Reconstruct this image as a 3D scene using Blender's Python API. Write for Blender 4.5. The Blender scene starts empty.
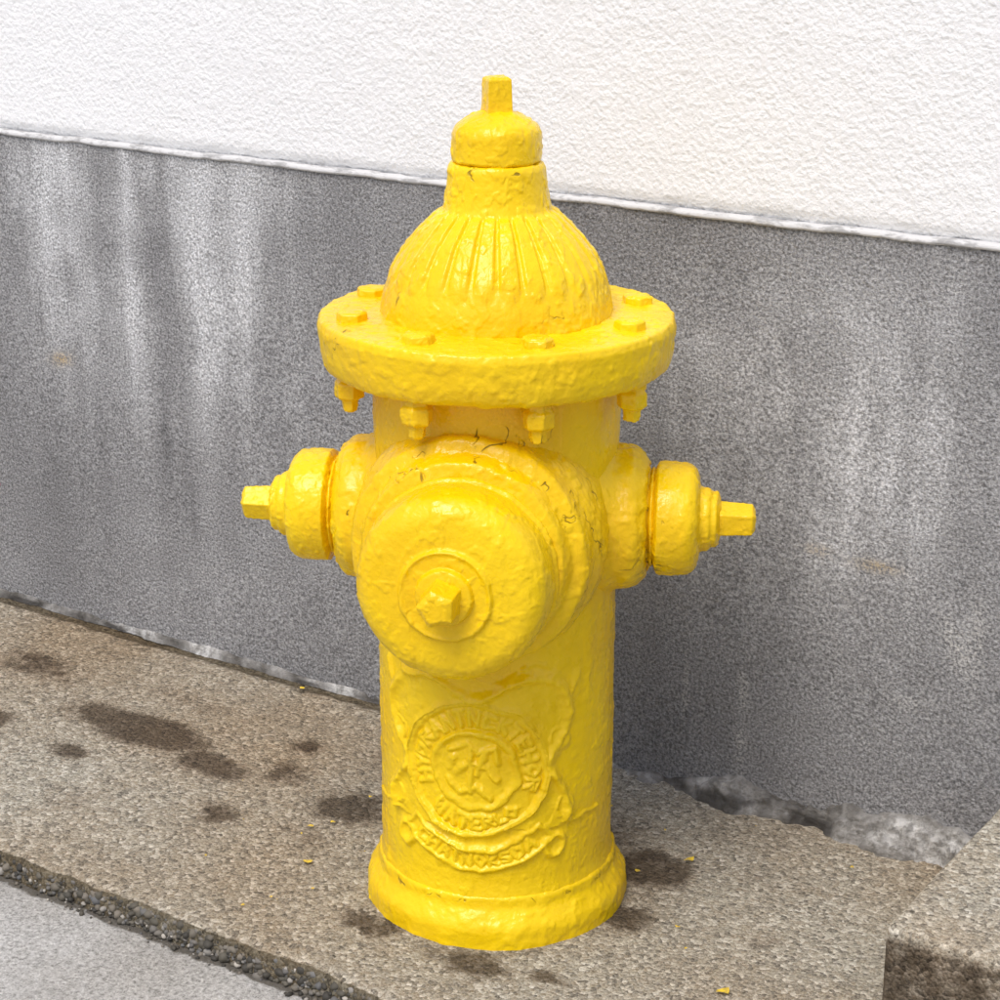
import bpy, math, random, bmesh
import numpy as np
from mathutils import Vector, Matrix
random.seed(4); rng=np.random.RandomState(7)
scene=bpy.context.scene

# ---------------------------------------------------------------- numpy noise
_T=rng.rand(64,64,64)
def vnoise(P,s,off=0.0):
    Q=P*s+off+100.0
    i=np.floor(Q).astype(int); f=Q-i; f=f*f*(3-2*f)
    def h(dx,dy,dz): return _T[(i[...,0]+dx)&63,(i[...,1]+dy)&63,(i[...,2]+dz)&63]
    fx,fy,fz=f[...,0],f[...,1],f[...,2]
    a=h(0,0,0)*(1-fx)+h(1,0,0)*fx; b=h(0,1,0)*(1-fx)+h(1,1,0)*fx
    c=h(0,0,1)*(1-fx)+h(1,0,1)*fx; d=h(0,1,1)*(1-fx)+h(1,1,1)*fx
    return (a*(1-fy)+b*fy)*(1-fz)+(c*(1-fy)+d*fy)*fz
def fbm(P,s,o=4,off=0.0):
    r=0;a=.5;t=0
    for k in range(o):
        r=r+a*vnoise(P,s*2**k,off+k*7.3); t+=a; a*=.5
    return r/t-0.5
def sst(a,b,x):
    t=np.clip((x-a)/(b-a),0,1); return t*t*(3-2*t)

# ---------------------------------------------------------------- mesh helper
def grid_mesh(name,P,wrap=False,mat=None,attrs=None,parent=None,matrix=None,smooth=True):
    nu,nv=P.shape[:2]
    idx=np.arange(nu*nv).reshape(nu,nv)
    if wrap: a=idx; b=np.roll(idx,-1,axis=0)
    else: a=idx[:-1]; b=idx[1:]
    F=np.stack([a[:,:-1],b[:,:-1],b[:,1:],a[:,1:]],axis=-1).reshape(-1,4)
    me=bpy.data.meshes.new(name)
    me.vertices.add(nu*nv); me.vertices.foreach_set('co',P.reshape(-1).astype(np.float32))
    n=len(F); me.loops.add(n*4); me.loops.foreach_set('vertex_index',F.reshape(-1).astype(np.int32))
    me.polygons.add(n); me.polygons.foreach_set('loop_start',np.arange(0,n*4,4,dtype=np.int32))
    me.polygons.foreach_set('loop_total',np.full(n,4,dtype=np.int32))
    me.update(calc_edges=True)
    me.polygons.foreach_set('use_smooth',np.full(n,smooth))
    if attrs:
        for k,v in attrs.items():
            at=me.attributes.new(k,'FLOAT','POINT'); at.data.foreach_set('value',v.reshape(-1).astype(np.float32))
    me.validate()
    ob=bpy.data.objects.new(name,me); scene.collection.objects.link(ob)
    if mat: me.materials.append(mat)
    if matrix is not None: ob.matrix_world=matrix
    if parent: ob.parent=parent
    return ob

def rprof(pts,step=.0015):
    out=[np.array(pts[0][:2],float)]
    for i in range(1,len(pts)-1):
        p=np.array(pts[i][:2],float); a=np.array(pts[i-1][:2],float); b=np.array(pts[i+1][:2],float)
        f=pts[i][2] if len(pts[i])>2 else 0.002
        da=a-p; db=b-p; la=np.linalg.norm(da); lb=np.linalg.norm(db)
        f=min(f,la*.49,lb*.49)
        p0=p+da/la*f; p1=p+db/lb*f
        for t in np.linspace(0,1,7): out.append((1-t)**2*p0+2*t*(1-t)*p+t*t*p1)
    out.append(np.array(pts[-1][:2],float))
    out=np.array(out)
    res=[out[0]]
    for i in range(1,len(out)):
        L=np.linalg.norm(out[i]-out[i-1])
        if L<1e-7: continue
        n=max(1,int(round(L/step)))
        for k in range(1,n+1): res.append(out[i-1]+(out[i]-out[i-1])*k/n)
    return np.array(res)

def crackmap(P):
    """where the old paint has crazed and flaked (hydrant coords)"""
    def blob(c,r): return np.exp(-((P-np.array(c))**2).sum(-1)/(r*r))
    m=.9*blob((-.085,-.14,.53),.030)+.7*blob((-.02,-.14,.55),.034)+.9*blob((.045,-.14,.535),.038)
    m=m+.95*blob((.08,-.125,.46),.036)+.7*blob((.07,-.13,.40),.028)
    m=m+1.0*blob((.152,-.03,.437),.038)+1.0*blob((-.152,-.01,.437),.038)+.9*blob((.15,-.06,.385),.03)
    m=m+.7*blob((.02,-.045,.793),.018)+.5*blob((-.03,-.04,.79),.018)+.5*blob((-.02,-.02,.835),.02)
    m=m+.55*blob((.07,-.10,.655),.03)+.5*blob((-.09,-.07,.67),.03)+.55*blob((-.15,-.09,.635),.03)
    m=m+.8*np.exp(-((P[...,2]-.047)/.006)**2)*sst(0,-.05,P[...,1])+.5*blob((.1,-.09,.13),.02)+.5*blob((.02,-.13,.30),.025)
    return np.clip(m,0,1)
def yattr(P): return {'crk':crackmap(P),'v1':fbm(P,9,4,50.)+.5,'v2':fbm(P,60,3,70.)+.5}

def lathe(name,prof,nseg=256,mat=None,parent=None,axis=None,origin=(0,0,0),poly=None,amp=.0012,nsc=28,ang0=0,extra=None,rough=1.0):
    amp=amp*.64
    r=prof[:,0]; z=prof[:,1]
    tr=np.gradient(r); tz=np.gradient(z); L=np.hypot(tr,tz)+1e-9
    nr=tz/L; nz=-tr/L
    th=np.linspace(0,2*math.pi,nseg,endpoint=False)
    R=np.repeat(r[None,:],nseg,0).copy()
    if poly:
        n,cut=poly
        m=np.mod(th+ang0,2*math.pi/n)-math.pi/n
        f=np.minimum(math.cos(math.pi/n)/np.cos(m),cut)
        R=R*f[:,None]
    Z=np.repeat(z[None,:],nseg,0).copy()
    if extra is not None:
        dn=extra(th[:,None],Z,R)
        R=R+dn*nr[None,:]; Z=Z+dn*nz[None,:]
    c=np.cos(th)[:,None]; s=np.sin(th)[:,None]
    P=np.stack([R*c,R*s,Z],-1); N=np.stack([nr[None,:]*c,nr[None,:]*s,np.repeat(nz[None,:],nseg,0)],-1)
    if axis is not None:
        q=Vector((0,0,1)).rotation_difference(Vector(axis)).to_matrix()
        M=np.array(q); P=P@M.T; N=N@M.T
    P=P+np.array(origin)
    d=amp*(2.0*fbm(P,nsc,4))+rough*(.0008*sst(.08,.2,fbm(P,nsc*3,3,31.))+.0006*fbm(P,200,2,5.)+.0007*sst(.05,.12,fbm(P*np.array([1,1,.45]),70,3,61.)))
    ck=crackmap(P); d=d+.0028*ck*fbm(P,75,4,90.)
    fade=np.clip(r/.006,0,1)[None,:]
    P=P+N*(d*fade)[...,None]
    return grid_mesh(name,P,True,mat,yattr(P),parent)

# ---------------------------------------------------------------- node helpers
class NT:
    def __init__(s,name):
        s.m=bpy.data.materials.new(name); s.m.use_nodes=True; s.t=s.m.node_tree
        s.b=s.t.nodes['Principled BSDF']; s.tc=s.n('ShaderNodeTexCoord')
        s.co=s.tc.outputs['Object']
    def n(s,t,**k):
        x=s.t.nodes.new(t)
        for a,b in k.items(): setattr(x,a,b)
        return x
    def l(s,a,b): s.t.links.new(a,b)
    def put(s,sock,v):
        if isinstance(v,(int,float)): sock.default_value=v
        elif isinstance(v,tuple): sock.default_value=v if len(v)==len(sock.default_value) else v+(1,)
        else: s.l(v,sock)
    def noise(s,sc,det=2,rough=.55,co=None,dist=0):
        x=s.n('ShaderNodeTexNoise'); x.inputs['Scale'].default_value=sc; x.inputs['Detail'].default_value=det
        x.inputs['Roughness'].default_value=rough; x.inputs['Distortion'].default_value=dist
        s.l(co or s.co,x.inputs['Vector']); return x.outputs['Fac']
    def vor(s,sc,feat='F1',co=None,out='Distance',rand=1):
        x=s.n('ShaderNodeTexVoronoi',feature=feat); x.inputs['Scale'].default_value=sc; x.inputs['Randomness'].default_value=rand
        s.l(co or s.co,x.inputs['Vector']); return x.outputs[out]
    def map(s,scale,co=None,loc=(0,0,0)):
        x=s.n('ShaderNodeMapping'); x.inputs['Scale'].default_value=scale; x.inputs['Location'].default_value=loc
        s.l(co or s.co,x.inputs['Vector']); return x.outputs[0]
    def math(s,op,a,b=0,c=0,clamp=False):
        x=s.n('ShaderNodeMath',operation=op,use_clamp=clamp)
        s.put(x.inputs[0],a); s.put(x.inputs[1],b)
        if len(x.inputs)>2: s.put(x.inputs[2],c)
        return x.outputs[0]
    def rng(s,v,a,b,c=0,d=1,sm=True):
        x=s.n('ShaderNodeMapRange'); x.interpolation_type='SMOOTHSTEP' if sm else 'LINEAR'
        s.put(x.inputs[0],v)
        for i,q in enumerate((a,b,c,d)): s.put(x.inputs[i+1],q)
        return x.outputs[0]
    def mix(s,f,a,b,mode='MIX'):
        x=s.n('ShaderNodeMix',data_type='RGBA',blend_type=mode)
        s.put(x.inputs[0],f); s.put(x.inputs[6],a); s.put(x.inputs[7],b); return x.outputs[2]
    def ramp(s,v,stops):
        x=s.n('ShaderNodeValToRGB'); e=x.color_ramp.elements
        while len(e)<len(stops): e.new(.5)
        for q,(p,c) in zip(e,stops): q.position=p; q.color=c+(1,)
        s.l(v,x.inputs[0]); return x.outputs[0]
    def bump(s,h,dist,strength=1,nrm=None):
        x=s.n('ShaderNodeBump'); x.inputs['Strength'].default_value=strength; x.inputs['Distance'].default_value=dist
        s.l(h,x.inputs['Height'])
        if nrm: s.l(nrm,x.inputs['Normal'])
        return x.outputs[0]
    def attr(s,name):
        x=s.n('ShaderNodeAttribute'); x.attribute_name=name; return x.outputs['Fac']

def mat_yellow():
    k=NT('yellow_paint')
    crk=k.attr('crk')
    n1=k.noise(22,3,.55,dist=.5)
    line=k.math('ABSOLUTE',k.math('SUBTRACT',n1,.5))
    on=k.rng(k.math('MULTIPLY_ADD',crk,.60,k.attr('v2')),.78,.98)
    dark=k.math('MULTIPLY',k.rng(line,.003,.014,1,0),on)
    c=k.mix(k.rng(k.attr('v1'),.35,.65),(.86,.540,.0015),(.91,.615,.003))
    c=k.mix(k.math('MULTIPLY',dark,.8),c,(.17,.095,.006))
    k.l(c,k.b.inputs['Base Color'])
    k.put(k.b.inputs['Roughness'],k.rng(k.attr('v2'),.3,.7,.22,.40))
    k.b.inputs['Specular IOR Level'].default_value=.38
    h=k.math('SUBTRACT',k.math('MULTIPLY',k.noise(130,3,.55),1.0),k.math('MULTIPLY',dark,.9))
    k.l(k.bump(h,.0016,.75),k.b.inputs['Normal']); return k.m

def mat_grey_wall():
    k=NT('grey_render')
    gr=k.noise(300,3,.7)
    c=k.ramp(k.attr('tone'),[(0,(.175,.173,.175)),(.35,(.315,.312,.315)),(.6,(.415,.412,.415)),(1,(.70,.70,.71))])
    g2=k.rng(gr,.35,.66,.45,1.45,False)
    gc=k.n('ShaderNodeCombineColor')
    for i in range(3): k.l(g2,gc.inputs[i])
    c=k.mix(1.0,c,gc.outputs[0],'MULTIPLY')
    c=k.mix(k.math('MULTIPLY',k.attr('scr'),k.rng(gr,.4,.6)),c,(.72,.70,.66))
    c=k.mix(k.math('MULTIPLY',k.attr('rust'),k.rng(gr,.4,.6)),c,(.55,.39,.17))
    sp=k.vor(5.5)
    c=k.mix(k.rng(sp,.016,.028,.7,0),c,(.35,.05,.12))
    k.l(c,k.b.inputs['Base Color']); k.b.inputs['Roughness'].default_value=.92
    k.b.inputs['Specular IOR Level'].default_value=.15
    k.l(k.bump(k.noise(190,4,.7),.0060,1.0),k.b.inputs['Normal']); return k.m

def mat_white_wall():
    k=NT('white_stucco')
    c=k.mix(k.attr('tone'),(.83,.83,.835),(.88,.88,.88))
    k.l(c,k.b.inputs['Base Color']); k.b.inputs['Roughness'].default_value=.7
    k.b.inputs['Specular IOR Level'].default_value=.3
    k.l(k.bump(k.noise(175,3,.5),.0040,.7),k.b.inputs['Normal']); return k.m

def mat_ledge():
    k=NT('ledge_paint')
    n=k.noise(60,4,.7,k.map((.4,1,1)))
    c=k.mix(k.rng(n,.48,.62),(.62,.615,.61),(.36,.355,.35))
    k.l(c,k.b.inputs['Base Color']); k.b.inputs['Roughness'].default_value=.8
    k.l(k.bump(n,.003,.6),k.b.inputs['Normal']); return k.m

def mat_aggregate(name,dark=1.0):
    k=NT(name)
    v=k.n('ShaderNodeTexVoronoi'); v.inputs['Scale'].default_value=210; k.l(k.co,v.inputs['Vector'])
    s1=k.n('ShaderNodeSeparateColor'); k.l(v.outputs['Color'],s1.inputs[0])
    def C(r,g,b): return (r*dark,g*dark*.98,b*dark*.90)
    c1=k.ramp(s1.outputs[0],[(0,C(.05,.045,.04)),(.14,C(.18,.16,.135)),(.4,C(.47,.44,.385)),(.62,C(.38,.32,.245)),(.8,C(.62,.585,.525)),(1,C(.95,.93,.89))])
    fn=k.noise(360,3,.8)
    c2=k.ramp(fn,[(.35,C(.13,.115,.10)),(.5,C(.47,.44,.39)),(.65,C(.88,.85,.79))])
    c=k.mix(.52,c2,c1)
    c=k.mix(k.math('MULTIPLY',k.attr('brown'),.68),c,k.mix(1.0,c,(.76,.58,.40),'MULTIPLY'))
    nn=k.noise(30,5,.7)
    nm=k.math('MULTIPLY',k.math('SUBTRACT',nn,.5),1.2)
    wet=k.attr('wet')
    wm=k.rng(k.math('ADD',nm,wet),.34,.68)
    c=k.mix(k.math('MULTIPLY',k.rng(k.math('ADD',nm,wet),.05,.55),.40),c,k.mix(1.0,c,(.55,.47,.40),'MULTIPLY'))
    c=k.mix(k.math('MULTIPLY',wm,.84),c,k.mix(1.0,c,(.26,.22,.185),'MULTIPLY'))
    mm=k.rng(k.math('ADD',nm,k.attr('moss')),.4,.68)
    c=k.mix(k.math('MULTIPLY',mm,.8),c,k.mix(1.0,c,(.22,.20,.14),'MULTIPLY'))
    k.l(c,k.b.inputs['Base Color'])
    k.put(k.b.inputs['Roughness'],k.rng(wm,0,1,.88,.68))
    k.b.inputs['Specular IOR Level'].default_value=.22
    h=k.math('SUBTRACT',fn,k.math('MULTIPLY',v.outputs['Distance'],.9))
    k.l(k.bump(h,.0040,.95),k.b.inputs['Normal']); return k.m

def mat_road():
    k=NT('road_concrete')
    g=k.noise(240,4,.85)
    c=k.ramp(g,[(.34,(.20,.195,.18)),(.46,(.47,.46,.44)),(.56,(.64,.63,.61)),(.68,(.86,.855,.84))])
    em=k.rng(k.math('MULTIPLY_ADD',k.math('SUBTRACT',k.noise(40,5,.7),.5),1.6,k.attr('wet')),.35,.7)
    c=k.mix(k.math('MULTIPLY',em,.85),c,(.10,.085,.06))
    c=k.mix(k.math('MULTIPLY',k.attr('dirt'),.5),c,k.mix(1.0,c,(.6,.56,.5),'MULTIPLY'))
    k.l(c,k.b.inputs['Base Color']); k.b.inputs['Roughness'].default_value=.9
    k.l(k.bump(g,.0035,.95),k.b.inputs['Normal']); return k.m

def mat_mortar():
    k=NT('mortar')
    n=k.noise(90,5,.72)
    c=k.ramp(k.attr('tone'),[(.15,(.09,.082,.072)),(.38,(.25,.24,.225)),(.60,(.40,.388,.368)),(.9,(.66,.65,.63))])
    c=k.mix(k.rng(n,.42,.60,0,.65),c,(.17,.16,.145))
    c=k.mix(k.attr('gap_shade'),c,(.05,.045,.04))  # shadow of the broken gaps mixed into the mortar colour
    k.l(c,k.b.inputs['Base Color']); k.b.inputs['Roughness'].default_value=.9
    k.l(k.bump(n,.007,1.0),k.b.inputs['Normal']); return k.m

def mat_pebble():
    k=NT('pebbles')
    v=k.n('ShaderNodeNewGeometry').outputs['Random Per Island']
    c=k.ramp(v,[(0,(.03,.027,.022)),(.4,(.09,.08,.06)),(.65,(.19,.165,.13)),(.85,(.11,.11,.11)),(1,(.45,.41,.35))])
    k.l(c,k.b.inputs['Base Color']); k.b.inputs['Roughness'].default_value=.7
    return k.m

Y=mat_yellow(); GW=mat_grey_wall(); WW=mat_white_wall(); LD=mat_ledge()
AG=mat_aggregate('aggregate_concrete',.98); AG2=mat_aggregate('step_aggregate',1.08)
RD=mat_road(); MO=mat_mortar(); PB=mat_pebble()

# ================================================================= HYDRANT
hyd=bpy.data.objects.new('fire_hydrant',None); scene.collection.objects.link(hyd)
FA=math.radians(12.5); SA=math.radians(7)
fdir=(-math.sin(FA),-math.cos(FA),0)
ldir=(-math.cos(SA),math.sin(SA),0); rdir=(math.cos(SA),-math.sin(SA),0)
PZ=.434

FONT={'A':[(0,0,.5,1),(.5,1,1,0),(.2,.4,.8,.4)],'E':[(0,0,0,1),(0,1,1,1),(0,.5,.8,.5),(0,0,1,0)],
'F':[(0,0,0,1),(0,1,1,1),(0,.5,.8,.5)],'I':[(.5,0,.5,1)],'R':[(0,0,0,1),(0,1,.9,.85),(.9,.85,.9,.6),(.9,.6,0,.5),(.4,.5,1,0)],
'H':[(0,0,0,1),(1,0,1,1),(0,.5,1,.5)],'Y':[(0,1,.5,.5),(1,1,.5,.5),(.5,.5,.5,0)],'D':[(0,0,0,1),(0,1,.9,.75),(.9,.75,.9,.25),(.9,.25,0,0)],
'N':[(0,0,0,1),(0,1,1,0),(1,0,1,1)],'T':[(.5,0,.5,1),(0,1,1,1)],'C':[(1,.9,.2,1),(.2,1,0,.5),(0,.5,.2,0),(.2,0,1,.1)],
'O':[(0,.5,.5,1),(.5,1,1,.5),(1,.5,.5,0),(.5,0,0,.5)],'W':[(0,1,.25,0),(.25,0,.5,.7),(.5,.7,.75,0),(.75,0,1,1)],
'K':[(0,0,0,1),(0,.5,1,1),(0,.5,1,0)],'S':[(1,.9,.2,1),(.2,1,.1,.6),(.1,.6,.9,.4),(.9,.4,.8,0),(.8,0,0,.1)],'L':[(0,1,0,0),(0,0,1,0)]}
def seg_d(U,V,x0,y0,x1,y1):
    dx,dy=x1-x0,y1-y0; L=dx*dx+dy*dy+1e-12
    t=np.clip(((U-x0)*dx+(V-y0)*dy)/L,0,1)
    return np.hypot(U-x0-t*dx,V-y0-t*dy)
SEG=[]
def arc_text(txt,rad,h,a0,a1,flip=False):
    n=len(txt)
    for i,ch in enumerate(txt):
        if ch==' ': continue
        a=a0+(a1-a0)*(i+.5)/n
        w=abs(a1-a0)*rad/n*.66
        er=np.array([math.cos(a),math.sin(a)]); et=np.array([math.sin(a),-math.cos(a)])
        if flip: er=-er; et=-et
        c=np.array([math.cos(a),math.sin(a)])*rad
        for s in FONT[ch]:
            p=c+et*(s[0]-.5)*w+er*(s[1]-.5)*h; q=c+et*(s[2]-.5)*w+er*(s[3]-.5)*h
            SEG.append((p[0],p[1],q[0],q[1]))
arc_text('HYDRANTNCKTEHOR',.0555,.013,math.radians(205),math.radians(-25))
arc_text('WATERLO',.0555,.012,math.radians(225),math.radians(315),True)
arc_text('CHATNOKSDA',.0965,.012,math.radians(232),math.radians(308),True)
SEG2=[(-.022,.02,-.008,.028),(-.008,.028,.004,.018),(.004,.018,.02,.026),(.02,.026,.024,.010),(-.018,-.004,-.004,.008),(-.004,.008,.014,.002),(.014,.002,.022,-.010),
(-.026,-.012,-.014,-.026),(-.014,-.026,.0,-.020),(.0,-.020,.016,-.028),(-.004,.022,-.004,-.024),(.010,.020,.002,-.006),(-.020,.012,-.024,.0)]
def emboss(U,V):
    H=np.zeros_like(U); rr=np.hypot(U,V)
    m=(rr<.155)
    u=U[m]; v=V[m]; r=rr[m]; p=np.arctan2(v,u)
    def ridge(d,w,h): return h*np.exp(-np.abs(d/w)**2.2)
    h=ridge(r-.069,.0040,.0046)+ridge(r-.041,.0038,.0042)
    h=h-.0012*sst(.067,.064,r)*sst(.042,.046,r)
    car=.078+.044*np.abs(np.sin(2*p))**2.6-.005*np.cos(8*p)
    car=np.where(v<-.062,999,car)
    h=np.maximum(h,ridge((r-car)*.75,.0052,.0060))
    h=h+.0024*sst(.004,-.004,r-car)*(v>-.065)*(r>.07)
    inr=(np.abs(p+math.pi/2)<math.radians(46))
    ed=np.minimum(np.abs(r-.086),np.abs(r-.107))
    h=np.where(inr,np.maximum(h,ridge(ed,.0034,.0044)),h)
    ends=np.minimum(np.abs(p+math.pi/2-math.radians(46)),np.abs(p+math.pi/2+math.radians(46)))*r
    h=np.where((r>.085)&(r<.108),np.maximum(h,ridge(ends,.0036,.0042)),h)
    d=np.full_like(u,9.)
    for s in SEG: d=np.minimum(d,seg_d(u,v,*s))
    h=np.maximum(h,.0029*sst(.0046,.0004,d))
    d=np.full_like(u,9.)
    for s in SEG2: d=np.minimum(d,seg_d(u,v,*s))
    h=np.maximum(h,.0036*sst(.0056,.0004,d))
    for sx in (-1,1):
        for (cx,cy) in ((.084,.028),(.090,-.045),(.078,-.085)):
            h=np.maximum(h,ridge(np.hypot(u-sx*cx,v-cy)-.010,.0036,.0042))
        h=np.maximum(h,ridge(seg_d(u,v,sx*.045,.105,sx*.075,.085),.004,.0035))
        h=np.maximum(h,ridge(seg_d(u,v,sx*.105,.09,sx*.085,.045),.004,.0035))
    H[m]=h; return H

nth,nz_=1000,660
zs=np.linspace(.0,.595,nz_)
g=np.linspace(0,1,nth,endpoint=False)
angc=math.atan2(fdir[1],fdir[0])
th=angc+math.pi+2*math.pi*(g+.055*np.sin(2*math.pi*g)*1.6)
Rz=.1235+.0015*sst(.45,.58,zs)+.003*sst(.07,.04,zs)
TH,ZZ=np.meshgrid(th,zs,indexing='ij')
dth=np.angle(np.exp(1j*(TH-angc)))
U=(dth*.1235-.004)*.95; V=(ZZ-.196)*.95
P0=np.stack([.1235*np.cos(TH),.1235*np.sin(TH),ZZ],-1)
E=emboss(U+.011*fbm(P0,38,4,20.),V+.011*fbm(P0,38,4,30.))
E=E*np.clip(0.95+1.8*fbm(P0,45,3),.30,1.3)
D=.0010*2*fbm(P0,22,4)+.0007*sst(.08,.22,fbm(P0,85,3,11.))
D=D+.0011*sst(.08,.25,fbm(P0*np.array([1,1,.18]),60,2,3.))+.0005*fbm(P0,200,2,5.)
D=D+.0012*np.exp(-((ZZ-.30+.01*np.sin(9*dth))/.0025)**2)*sst(1.,.6,np.abs(dth))
RR=Rz[None,:]+E+D
Pb=np.stack([RR*np.cos(TH),RR*np.sin(TH),ZZ],-1)
grid_mesh('barrel',Pb,True,Y,yattr(Pb),hyd)

lathe('base_flange',rprof([(.11,-.02),(.141,-.02,.002),(.1405,.022,.007),(.133,.033,.006),(.1285,.040,.004),(.1275,.052,.003),(.115,.056)]),400,Y,hyd,amp=.0016)
lathe('bonnet_flange',rprof([(.10,.572),(.120,.580,.01),(.135,.588,.004),(.169,.589,.006),(.1735,.595,.004),(.1765,.607,.003),(.1785,.633,.002),(.1760,.6405,.003),(.125,.6425,.002),(.10,.643)]),620,Y,hyd,amp=.0017,nsc=26,rough=1.15)
def flutes(t,z,r):
    n=26
    k=np.abs(np.cos(t*n/2))
    prof=sst(.15,.6,k)
    m=sst(.672,.690,z+0.004*np.cos(t*n))*sst(.7475,.739,z)
    return .0036*(prof-.2)*m
lathe('bonnet',rprof([(.10,.636),(.1155,.6405,.003),(.1145,.650,.004),(.1125,.664,.02),(.104,.685,.03),(.090,.708,.03),(.070,.730,.02),(.055,.743,.01),(.0515,.752,.006),(.0495,.765,.006),(.0475,.786,.003),(.0450,.7905,.002),(.030,.791)],.0012),720,Y,hyd,amp=.0013,extra=flutes,rough=1.2)
lathe('operating_cap',rprof([(.030,.786),(.041,.7915,.001),(.0435,.7935,.002),(.0435,.819,.004),(.0400,.8265,.005),(.030,.8335,.007),(.0205,.8385,.004),(.012,.840)],.001),260,Y,hyd,amp=.0012,nsc=45)
lathe('operating_nut',rprof([(.012,.832),(.0190,.834,.002),(.0172,.842,.003),(.0160,.870,.0012),(.012,.8725,.001),(.00001,.8725)],.001),200,Y,hyd,poly=(4,1.12),amp=.0006,nsc=60,ang0=.5,rough=.6)

for i in range(8):
    a=math.radians(16+45*i+random.uniform(-2,2))
    x,y=.147*math.sin(a),-.147*math.cos(a)
    g_=random.uniform(0,1)
    lathe('bolt_head_%d'%i,rprof([(.005,.638),(.0160,.640,.001),(.0153,.6485,.001),(.012,.6505,.002),(.00001,.651)],.001),84,Y,hyd,poly=(6,.985),amp=.001,nsc=60,ang0=g_,origin=(x,y,0))
    x,y=.151*math.sin(a),-.151*math.cos(a)
    lathe('bolt_nut_%d'%i,rprof([(.00001,.549),(.0075,.5495,.002),(.0090,.560,.0015),(.0095,.562,.001),(.0150,.564,.002),(.0155,.578,.002),(.012,.582,.001),(.0115,.594)],.001),84,Y,hyd,poly=(6,1.06),amp=.0011,nsc=60,ang0=g_*2,origin=(x,y,0))

o=(0,0,PZ-.003); of=(0,0,PZ-.0125)
lathe('front_outlet_boss',rprof([(.128,.02),(.126,.095,.01),(.1195,.112,.010),(.1175,.134,.005),(.1045,.1395,.003),(.1025,.146,.003),(.0995,.156,.003),(.085,.159,.002),(.08,.156)],.0018),420,Y,hyd,axis=fdir,origin=o,amp=.0028,nsc=30,rough=1.3)
lathe('front_outlet_cap',rprof([(.06,.150),(.0955,.152,.001),(.0955,.1605,.002),(.0915,.1640,.0015),(.0932,.168,.002),(.0935,.192,.01),(.0905,.209,.010),(.078,.2195,.010),(.055,.222,.004),(.0465,.2225,.002),(.0435,.2275,.002),(.040,.2255,.002),(.0285,.2255,.001),(.0265,.232,.002),(.018,.2335,.002),(.00001,.2335)],.0016),420,Y,hyd,axis=fdir,origin=of,amp=.0013,nsc=28)
lathe('front_outlet_nut',rprof([(.010,.228),(.0225,.2305,.002),(.0200,.236,.003),(.0190,.260,.0015),(.013,.2635,.002),(.00001,.2635)],.001),160,Y,hyd,poly=(5,.98),axis=fdir,origin=of,amp=.0008,nsc=60,ang0=.9,rough=.6)
for nm,dr,g_,sh in (('left_outlet',ldir,.3,.008),('right_outlet',rdir,1.0,.001)):
    oo=(dr[0]*sh,dr[1]*sh,PZ-.003)
    ex=.004 if sh<.005 else .0
    lathe(nm+'_boss',rprof([(.085,.06),(.082,.112,.01),(.0745,.122,.008),(.073,.142,.007),(.063,.151,.004),(.057,.155,.003),(.050,.154,.002),(.048,.150)],.0015),260,Y,hyd,axis=dr,origin=oo,amp=.0026,nsc=34,rough=1.5)
    lathe(nm+'_neck',rprof([(.045,.145),(.0505,.150,.001),(.0470,.156,.001),(.0515,.159,.002),(.047,.163,.001),(.043,.166)],.001),200,Y,hyd,axis=dr,origin=oo,amp=.002,nsc=60)
    lathe(nm+'_cap',rprof([(.040,.158),(.054,.163,.001),(.0580,.165,.0012),(.0582,.180,.003),(.0567,.197,.005),(.050,.2045,.004),(.034,.207,.002),(.0325,.211,.001),(.0325,.216,.003),(.0285,.219,.002),(.0285,.224,.002),(.020,.227,.002),(.00001,.227)],.0012),260,Y,hyd,axis=dr,origin=oo,amp=.0014,nsc=40)
    lathe(nm+'_nut',rprof([(.010,.222),(.0205,.225,.002),(.0190,.229,.003),(.0175,.256+ex,.0013),(.012,.2590+ex,.001),(.00001,.2590+ex)],.001),140,Y,hyd,poly=(5,.985),axis=dr,origin=oo,amp=.0007,nsc=60,ang0=g_,rough=.6)

# ================================================================= SETTING (wall frame)
WR=math.atan2(-.558,.830)
WM=Matrix.Translation((0,.386,0))@Matrix.Rotation(WR,4,'Z')
WI=WM.inverted()
def loc(x,y):
    v=WI@Vector((x,y,0)); return v.x,v.y
def dense(a,b,c,d,step,coarse):
    return np.concatenate([np.arange(a,b,coarse),np.arange(b,c,step),np.arange(c,d+coarse,coarse)])
wall=bpy.data.objects.new('stucco_wall',None); scene.collection.objects.link(wall); wall.matrix_world=WM
def child(ob,par):
    ob.parent=par; ob.matrix_parent_inverse=Matrix.Identity(4)
xs=dense(-9,-1.4,1.2,9,.004,.2); z1=np.concatenate([np.arange(-.10,.694,.006),[.697]])
X,Z=np.meshgrid(xs,z1,indexing='ij')
P=np.stack([X,np.zeros_like(X),Z],-1)
P[...,1]=-.006*fbm(P,3,3)-.0025*fbm(P,30,4)
def g1(x,c,w): return np.exp(-((x-c)/w)**2)
lite=(.75*g1(X,-.70,.06)+.6*g1(X,-.78,.04)+.7*g1(X,-.56,.06)+.6*g1(X,-.49,.05)+.45*g1(X,-.42,.06)+.35*g1(X,-.34,.05)+.45*g1(X,-.62,.3))*sst(.02,.65,Z)
lite=lite+.55*g1(X,.42,.2)*g1(Z,.50,.16)+.4*g1(X,.22,.12)*g1(Z,.42,.16)+.35*g1(X,-1.2,.2)+.3*g1(X,.55,.2)*g1(Z,.35,.12)
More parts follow.
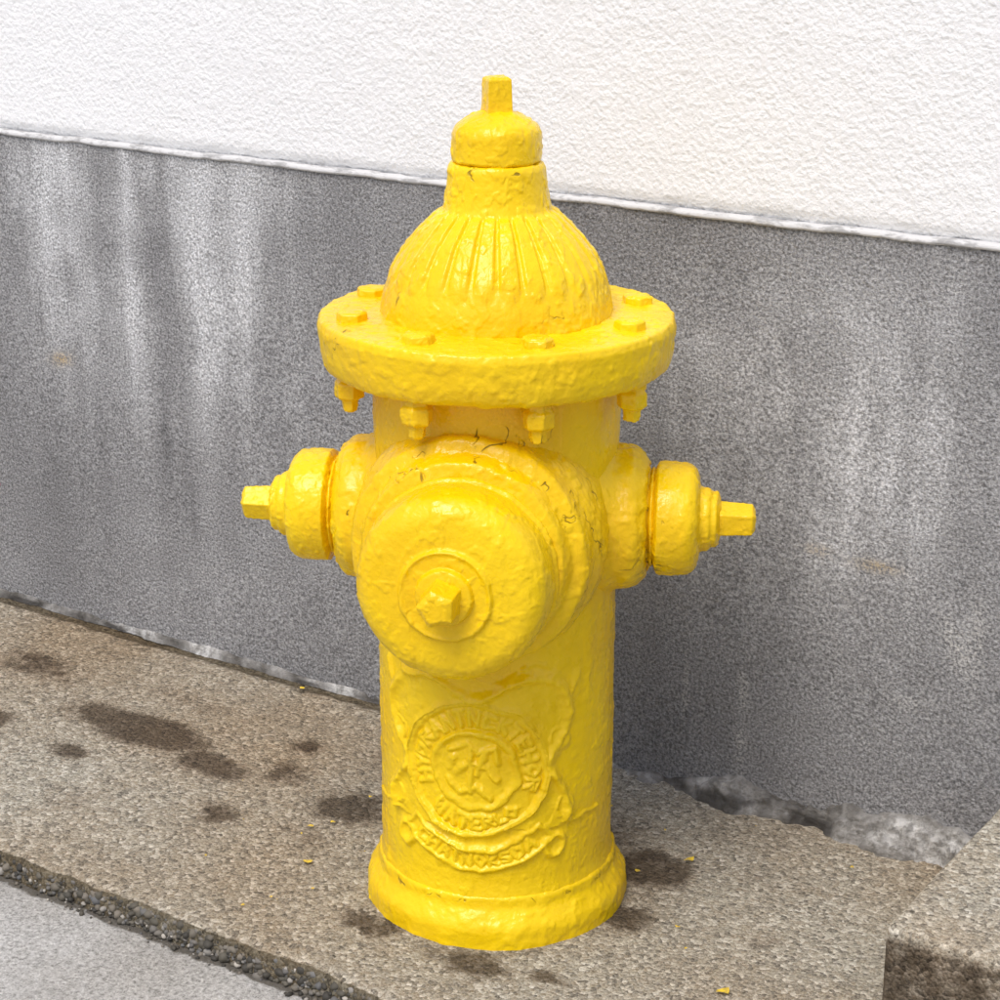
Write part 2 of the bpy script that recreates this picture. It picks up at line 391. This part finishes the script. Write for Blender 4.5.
dark=.8*g1(X,-.86,.03)*sst(.15,.5,Z)+.6*g1(X,-.80,.10)*g1(Z,.12,.16)+.45*g1(X,-.25,.08)*g1(Z,.62,.10)+.55*g1(X,.12,.10)*g1(Z,.64,.07)+.35*g1(X,-.50,.25)*g1(Z,.25,.10)
dark=dark+.55*g1(Z,.04,.10)*sst(0,.15,X)+.35*g1(X,.38,.3)*g1(Z,.2,.1)+.7*g1(X,-.545,.010)*g1(Z,.30,.06)+.7*g1(X,-.50,.008)*g1(Z,.21,.06)+.6*g1(X,.62,.03)*g1(Z,.62,.06)+.45*g1(X,.4,.35)*g1(Z,.68,.02)+.3*g1(X,-.5,.5)*g1(Z,.69,.012)
wp=.018*fbm(P,5,3,81.)
Pw=P.copy(); Pw[...,0]+=wp
S1=fbm(Pw*np.array([1,1,.07]),13,5,3.); S2=fbm(Pw*np.array([1,1,.09]),45,4,13.); CL=fbm(P,3.5,5,23.); CM=fbm(P,18,5,33.)
tone=.44+.30*CL+.22*CM+.14*S1+.08*S2+lite*np.clip(.34+1.1*S1+.5*S2+.35*CM,0,1)-.40*dark*np.clip(.6+1.5*CM,0,1.2)
tone=tone+.06*sst(.10,.2,S2)*sst(.2,.6,Z)
scr=.9*g1(X,.345,.008)*g1(Z,.11,.045)+.6*g1(X,.27,.003)*g1(Z,.10,.07)+.45*g1(X,.335,.005)*g1(Z,.27,.06)+.6*g1(X+.4*Z,.70,.012)*g1(Z,.26,.03)+.5*g1(X,.55,.02)*g1(Z,.18,.01)+.4*g1(X,.62,.01)*g1(Z,.27,.06)
scr=scr*sst(-.2,.06,CM)
rust=g1(X-.5*(Z-.39),-.735,.018)*g1(Z,.385,.009)+.8*g1(X,.50,.025)*g1(Z,.33,.006)+.6*g1(X,.43,.015)*g1(Z,.335,.005)
o1=grid_mesh('grey_plinth_render',P,False,GW,{'tone':np.clip(tone,0,1),'scr':np.clip(scr,0,1),'rust':np.clip(rust,0,1)}); child(o1,wall)
pv=np.linspace(0,1,14)
X,T=np.meshgrid(xs,pv,indexing='ij')
prof_y=np.interp(pv,[0,.15,.35,.8,1],[-.001,-.0030,-.002,.004,.009]); prof_z=np.interp(pv,[0,.15,.35,.8,1],[.692,.694,.6975,.6995,.6990])
P=np.stack([X,np.repeat(prof_y[None],len(xs),0),np.repeat(prof_z[None],len(xs),0)],-1)
nz=fbm(P*np.array([1,0,0]),25,5); P[...,2]+=.004*nz; P[...,1]+=-.004*fbm(P*np.array([1,0,0]),40,4,9.)-.001
o2=grid_mesh('plinth_ledge',P,False,LD); child(o2,wall)
zu=np.concatenate([np.arange(.695,1.15,.006),np.arange(1.15,3.3,.25)])
X,Z=np.meshgrid(xs,zu,indexing='ij')
P=np.stack([X,np.full_like(X,.004),Z],-1)
P[...,1]-=.004*fbm(P,4,3)+.0016*fbm(P,60,3)
P[...,1]+=.006*sst(.710,.699,Z)
o3=grid_mesh('white_stucco_face',P,False,WW,{'tone':np.clip(.5+1.4*fbm(P,3,4,9.),0,1)}); child(o3,wall)
def box(name,x0,x1,y0,y1,za,zb,mat):
    v=[(x,y,z) for x in (x0,x1) for y in (y0,y1) for z in (za,zb)]
    f=[(0,1,3,2),(4,6,7,5),(0,4,5,1),(2,3,7,6),(0,2,6,4),(1,5,7,3)]
    me=bpy.data.meshes.new(name); me.from_pydata(v,[],f); me.update(); me.materials.append(mat)
    ob=bpy.data.objects.new(name,me); scene.collection.objects.link(ob); return ob
o4=box('wall_core',-9,9,.04,.30,-.1,3.05,WW); child(o4,wall)
o5=box('wall_coping',-9.05,9.05,-.03,.34,3.052,3.12,LD); child(o5,wall)

# ---- mortar along wall foot
xm=dense(-9,-1.4,1.2,9,.003,.2); tv=np.linspace(0,1,44)
X,T=np.meshgrid(xm,tv,indexing='ij')
line=np.stack([X,0*X,0*X],-1)
e1=fbm(line,10,6); e2=fbm(line,22,5,40.); e3=fbm(line,60,4,60.)
rise=sst(.08,.35,X)
hh=.005+.008*e1+.005*e3+rise*(.010+.036*sst(.3,.7,X)+.055*e1+.020*e3)
ww=.006+.010*e2+.006*e3+rise*(.014+.028*e2+.014*e3)
hh=np.clip(hh,.002,1); ww=np.clip(ww,.002,1)
yy=-ww*T**.8; zz=hh*(1-T**1.7)-.006*T
P=np.stack([X,yy,zz],-1)
ns=fbm(P,40,5,5.); ns2=fbm(P,130,3,15.)
P[...,1]-= (.022*ns+.009*ns2)*(.25+rise)*np.sin(math.pi*np.clip(T,0.08,1)); P[...,2]+=(.014*ns2+.024*ns)*(.2+.8*rise)*np.sin(math.pi*T)
P[...,1]+=.006*(T<.03)
gap_shade=sst(.06,.15,fbm(P,12,5,77.))*.85*sst(.3,.7,T)  # shadows in the crumbled mortar, painted on as dark noise patches
tone=np.clip(.50+1.5*fbm(P,16,5,21.)+.8*fbm(P,60,3,28.)-.2*sst(.35,.0,T)*rise-.04*rise+.10*(1-rise),0,1)
mo=grid_mesh('mortar_fillet',P[:,::-1],False,MO,{'gap_shade':np.clip(gap_shade,0,1)[:,::-1],'tone':tone[:,::-1]}); child(mo,wall)

# ---- sidewalk slab
KY=-.574
xs2=dense(-9,-1.4,1.2,9,.006,.25)
ys=np.concatenate([np.arange(0.03,KY+.03,-.006),np.arange(KY+.03,KY-.0001,-.002)])
edge_t=np.linspace(0,1,12)
X,Yg=np.meshgrid(xs2,ys,indexing='ij')
Zg=.0*X
X2=np.repeat(xs2[:,None],12,1); Y2=KY-.008*np.sin(edge_t*math.pi/2)[None]+0*X2; Z2=-.050*(edge_t**1.3)[None]+0*X2
XX=np.concatenate([X,X2],1); YY=np.concatenate([Yg,Y2],1); ZZ=np.concatenate([Zg,Z2],1)
P=np.stack([XX,YY,ZZ],-1); ln=P*np.array([1,0,0])
def wobf(l): return .012*fbm(l,7,5)+.006*fbm(l,50,3,4.)
k_=sst(-.45,KY,YY); P[...,1]+=wobf(ln)*k_
P[...,2]+=.004*fbm(P,5,3)+.0016*fbm(P,45,3)-.004*sst(KY+.015,KY,YY)*(.6+fbm(ln,20,3,8.))
P[...,2]+=-.007*sst(-.035,-.015,YY)*sst(.1,0.0,XX)
stains=[(-.456,.395,.13,.045,1.05),(-.36,.30,.07,.035,1.0),(-.238,.34,.030,.024,.8),(-.26,.27,.045,.03,.65),(-.328,.16,.038,.028,.75),
(.172,.033,.050,.040,1.1),(.133,-.076,.036,.030,1.05),(-.02,-.17,.06,.03,.9),(.05,-.19,.04,.02,.55),(-.175,.18,.06,.05,.8),(-.66,.43,.035,.03,.9),
(-.53,.33,.04,.02,.8),(-.4,.48,.12,.03,.4),(-.13,-.09,.05,.03,.7),(.10,.12,.10,.06,.55),(-.62,.6,.1,.05,.6),(.28,-.12,.03,.02,.4),(-.22,.1,.05,.03,.4),(-.1,.30,.1,.05,.45),(.0,0.,.160,.160,.66),(-.5,.2,.06,.03,.35),(.3,.0,.1,.04,.35)]
wet=np.zeros_like(XX)
for (sx,sy,a,b,s) in stains:
    lx,ly=loc(sx,sy); wet=np.maximum(wet,s*np.exp(-(((XX-lx)/a)**2+((YY-ly)/b)**2)**1.0))
wet=wet+.5*fbm(P,14,4,3.)*sst(.05,.4,wet)
moss=.6*sst(-.05,-.002,YY)*sst(.2,-.1,XX)+.9*sst(KY+.010,KY-.003,YY)+.35*sst(-.12,-.02,YY)
brown=np.clip(.38+1.9*fbm(P,4.5,5,60.)+.45*sst(-.35,-.1,YY)*sst(.3,-.5,XX),0,1)
sw=grid_mesh('sidewalk',P[:,::-1],False,AG,{'wet':wet[:,::-1],'moss':np.clip(moss,0,1)[:,::-1],'brown':brown[:,::-1]},matrix=WM)

# ---- road
RZ=-.027
xr=dense(-12,-1.6,1.0,12,.01,.5); yr=np.concatenate([np.arange(KY+.02,KY-.7,-.01),np.arange(KY-.7,-6,-.25)])
X,Yg=np.meshgrid(xr,yr,indexing='ij'); P=np.stack([X,Yg,0*X+RZ],-1)
P[...,2]+=.003*fbm(P,6,3)+.001*fbm(P,60,2)
ln=P*np.array([1,0,0])
e=sst(KY-.024,KY-.010,Yg-.0*X-wobf(ln)+.008*fbm(ln,20,3))*.95
grid_mesh('road',P[:,::-1],False,RD,{'wet':e[:,::-1],'dirt':np.clip(.3+1.8*fbm(P,6,5,44.)+.5*sst(KY-.10,KY,Yg),0,1)[:,::-1]},matrix=WM)
box('ground',-300,300,-300,300,-.5,-.062,RD)

# ---- pebbles bedded in the kerb face
bm=bmesh.new(); bmesh.ops.create_icosphere(bm,subdivisions=2,radius=1)
iv=np.array([x.co[:] for x in bm.verts]); iff=np.array([[q.index for q in p.verts] for p in bm.faces]); bm.free()
VV=[];FF=[];n=0
r2=np.random.RandomState(3)
NPB=3600; px=r2.uniform(-1.4,1.1,NPB); wv=wobf(np.stack([px,0*px,0*px],-1))
for i in range(NPB):
    x=px[i]; t=r2.rand(); s=r2.uniform(.0015,.0038) if r2.rand()<.90 else r2.uniform(.004,.0065)
    if i%12==0: y=KY+wv[i]-.010-abs(r2.normal(0,.005)); z=RZ+s*.2; s*=.6
    else: y=KY+wv[i]+.001-.008*t; z=-.006-.020*t
    d=iv*(s*np.array([r2.uniform(.8,1.4),r2.uniform(.7,1.1),r2.uniform(.6,1.)]))
    d=d*(1+.35*(r2.rand(len(iv),1)-.5))
    a=r2.uniform(0,6.28); c,s_=math.cos(a),math.sin(a)
    d=np.stack([d[:,0]*c-d[:,1]*s_,d[:,0]*s_+d[:,1]*c,d[:,2]],-1)+np.array([x,y,z])
    VV.append(d); FF.append(iff+n); n+=len(iv)
VV=np.concatenate(VV); FF=np.concatenate(FF)
me=bpy.data.meshes.new('kerb_gravel'); me.from_pydata(VV.tolist(),[],FF.tolist()); me.update(); me.materials.append(PB)
me.polygons.foreach_set('use_smooth',np.full(len(FF),True))
kg=bpy.data.objects.new('kerb_gravel',me); scene.collection.objects.link(kg); kg.matrix_world=WM

# ---- concrete step, lower right
cx,cy=loc(.366,-.296)
L=1.6; topz=.12
us=np.concatenate([np.arange(0,.02,.002),np.arange(.02,L,.006)])
pf=rprof([(cy,-.06,0),(cy-.002,topz,.007),(-.012,topz+.002,.004),(-.004,-.02)],.005)
X,I=np.meshgrid(us,np.arange(len(pf)),indexing='ij')
P=np.stack([cx+X,pf[I,0],pf[I,1]],-1)
rr=.007; q=np.clip(1-X/rr,0,1); sh=rr*(1-np.sqrt(np.clip(1-q*q,0,1)))
P[...,2]-=sh*(pf[I,1]>.05)
P[...,1]+=sh*(pf[I,0]<cy+.01)
P[...,0]+=.005*fbm(P,20,4)*(X<.01); P[...,2]+=.003*fbm(P,20,4); P[...,1]+=.004*fbm(P,24,4,9.)
m=len(pf)
front=(pf[I,0]<cy+.004)*sst(topz-.002,topz-.016,pf[I,1])  # front face only made darker, through the wet and moss masks
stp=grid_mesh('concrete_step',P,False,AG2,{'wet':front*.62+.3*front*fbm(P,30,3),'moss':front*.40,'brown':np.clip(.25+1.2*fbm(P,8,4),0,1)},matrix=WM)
me=stp.data
bm=bmesh.new(); bm.from_mesh(me); bm.verts.ensure_lookup_table()
for base in (0,(len(us)-1)*m):
    vs=[bm.verts[base+i] for i in range(m)]
    f=bm.faces.new(vs if base==0 else vs[::-1])
    bmesh.ops.triangulate(bm,faces=[f]); bm.verts.ensure_lookup_table()
bmesh.ops.recalc_face_normals(bm,faces=bm.faces); bm.to_mesh(me); bm.free()

# ---- flakes of yellow paint on the pavement
k=NT('flake_paint'); k.b.inputs['Roughness'].default_value=.5
k.l(k.mix(k.rng(k.noise(200,2),.4,.6),(.85,.6,.04),(.6,.42,.06)),k.b.inputs['Base Color'])
bm=bmesh.new()
fl=[(.215,.045,.008),(.225,-.225,.009),(-.21,.04,.006),(-.215,.125,.004),(-.19,.135,.003),(-.26,.52,.004),(-.2,-.02,.003),(.19,-.10,.003),(.155,.02,.004),(-.15,.2,.003)]
for i in range(26): fl.append((r2.uniform(-.35,.4),r2.uniform(-.15,.3),r2.uniform(.0010,.0022)))
for (x,y,s) in fl:
    vs=[]
    for j in range(7):
        a=j/7*6.28; rr=s*r2.uniform(.5,1.2)
        vs.append(bm.verts.new((x+rr*math.cos(a),y+.8*rr*math.sin(a),.0036+r2.uniform(0,.002))))
    bm.faces.new(vs)
me=bpy.data.meshes.new('paint_flakes'); bm.to_mesh(me); bm.free(); me.materials.append(k.m)
scene.collection.objects.link(bpy.data.objects.new('paint_flakes',me))

# ================================================================= LIGHT
el=math.radians(58); sd=Vector((-.50,-.86,0)).normalized()
dirv=Vector((sd.x*math.cos(el),sd.y*math.cos(el),math.sin(el)))
sun=bpy.data.lights.new('sun','SUN'); sun.energy=2.0; sun.angle=math.radians(30); sun.color=(1,.98,.95)
so=bpy.data.objects.new('sun',sun); scene.collection.objects.link(so)
so.rotation_euler=dirv.to_track_quat('Z','Y').to_euler(); so.location=(0,0,5)
w=bpy.data.worlds.new('World'); scene.world=w; w.use_nodes=True
sky=w.node_tree.nodes.new('ShaderNodeTexSky'); sky.sky_type='NISHITA'; sky.sun_disc=False
sky.sun_elevation=el; sky.sun_rotation=math.atan2(sd.x,sd.y); sky.air_density=1; sky.dust_density=3.4; sky.ozone_density=.9
bg=w.node_tree.nodes['Background']; bg.inputs[1].default_value=.145
w.node_tree.links.new(sky.outputs[0],bg.inputs[0])
scene.view_settings.view_transform='Standard'; scene.view_settings.look='None'; scene.view_settings.exposure=0

# ================================================================= CAMERA
cam=bpy.data.cameras.new('camera'); co=bpy.data.objects.new('camera',cam); scene.collection.objects.link(co)
co.location=(0,-2.0,1.112); co.rotation_euler=(math.radians(90-18.5),0,0)
cam.sensor_width=36; cam.lens=36*2.05; cam.shift_x=.003; cam.clip_end=1000
scene.camera=co
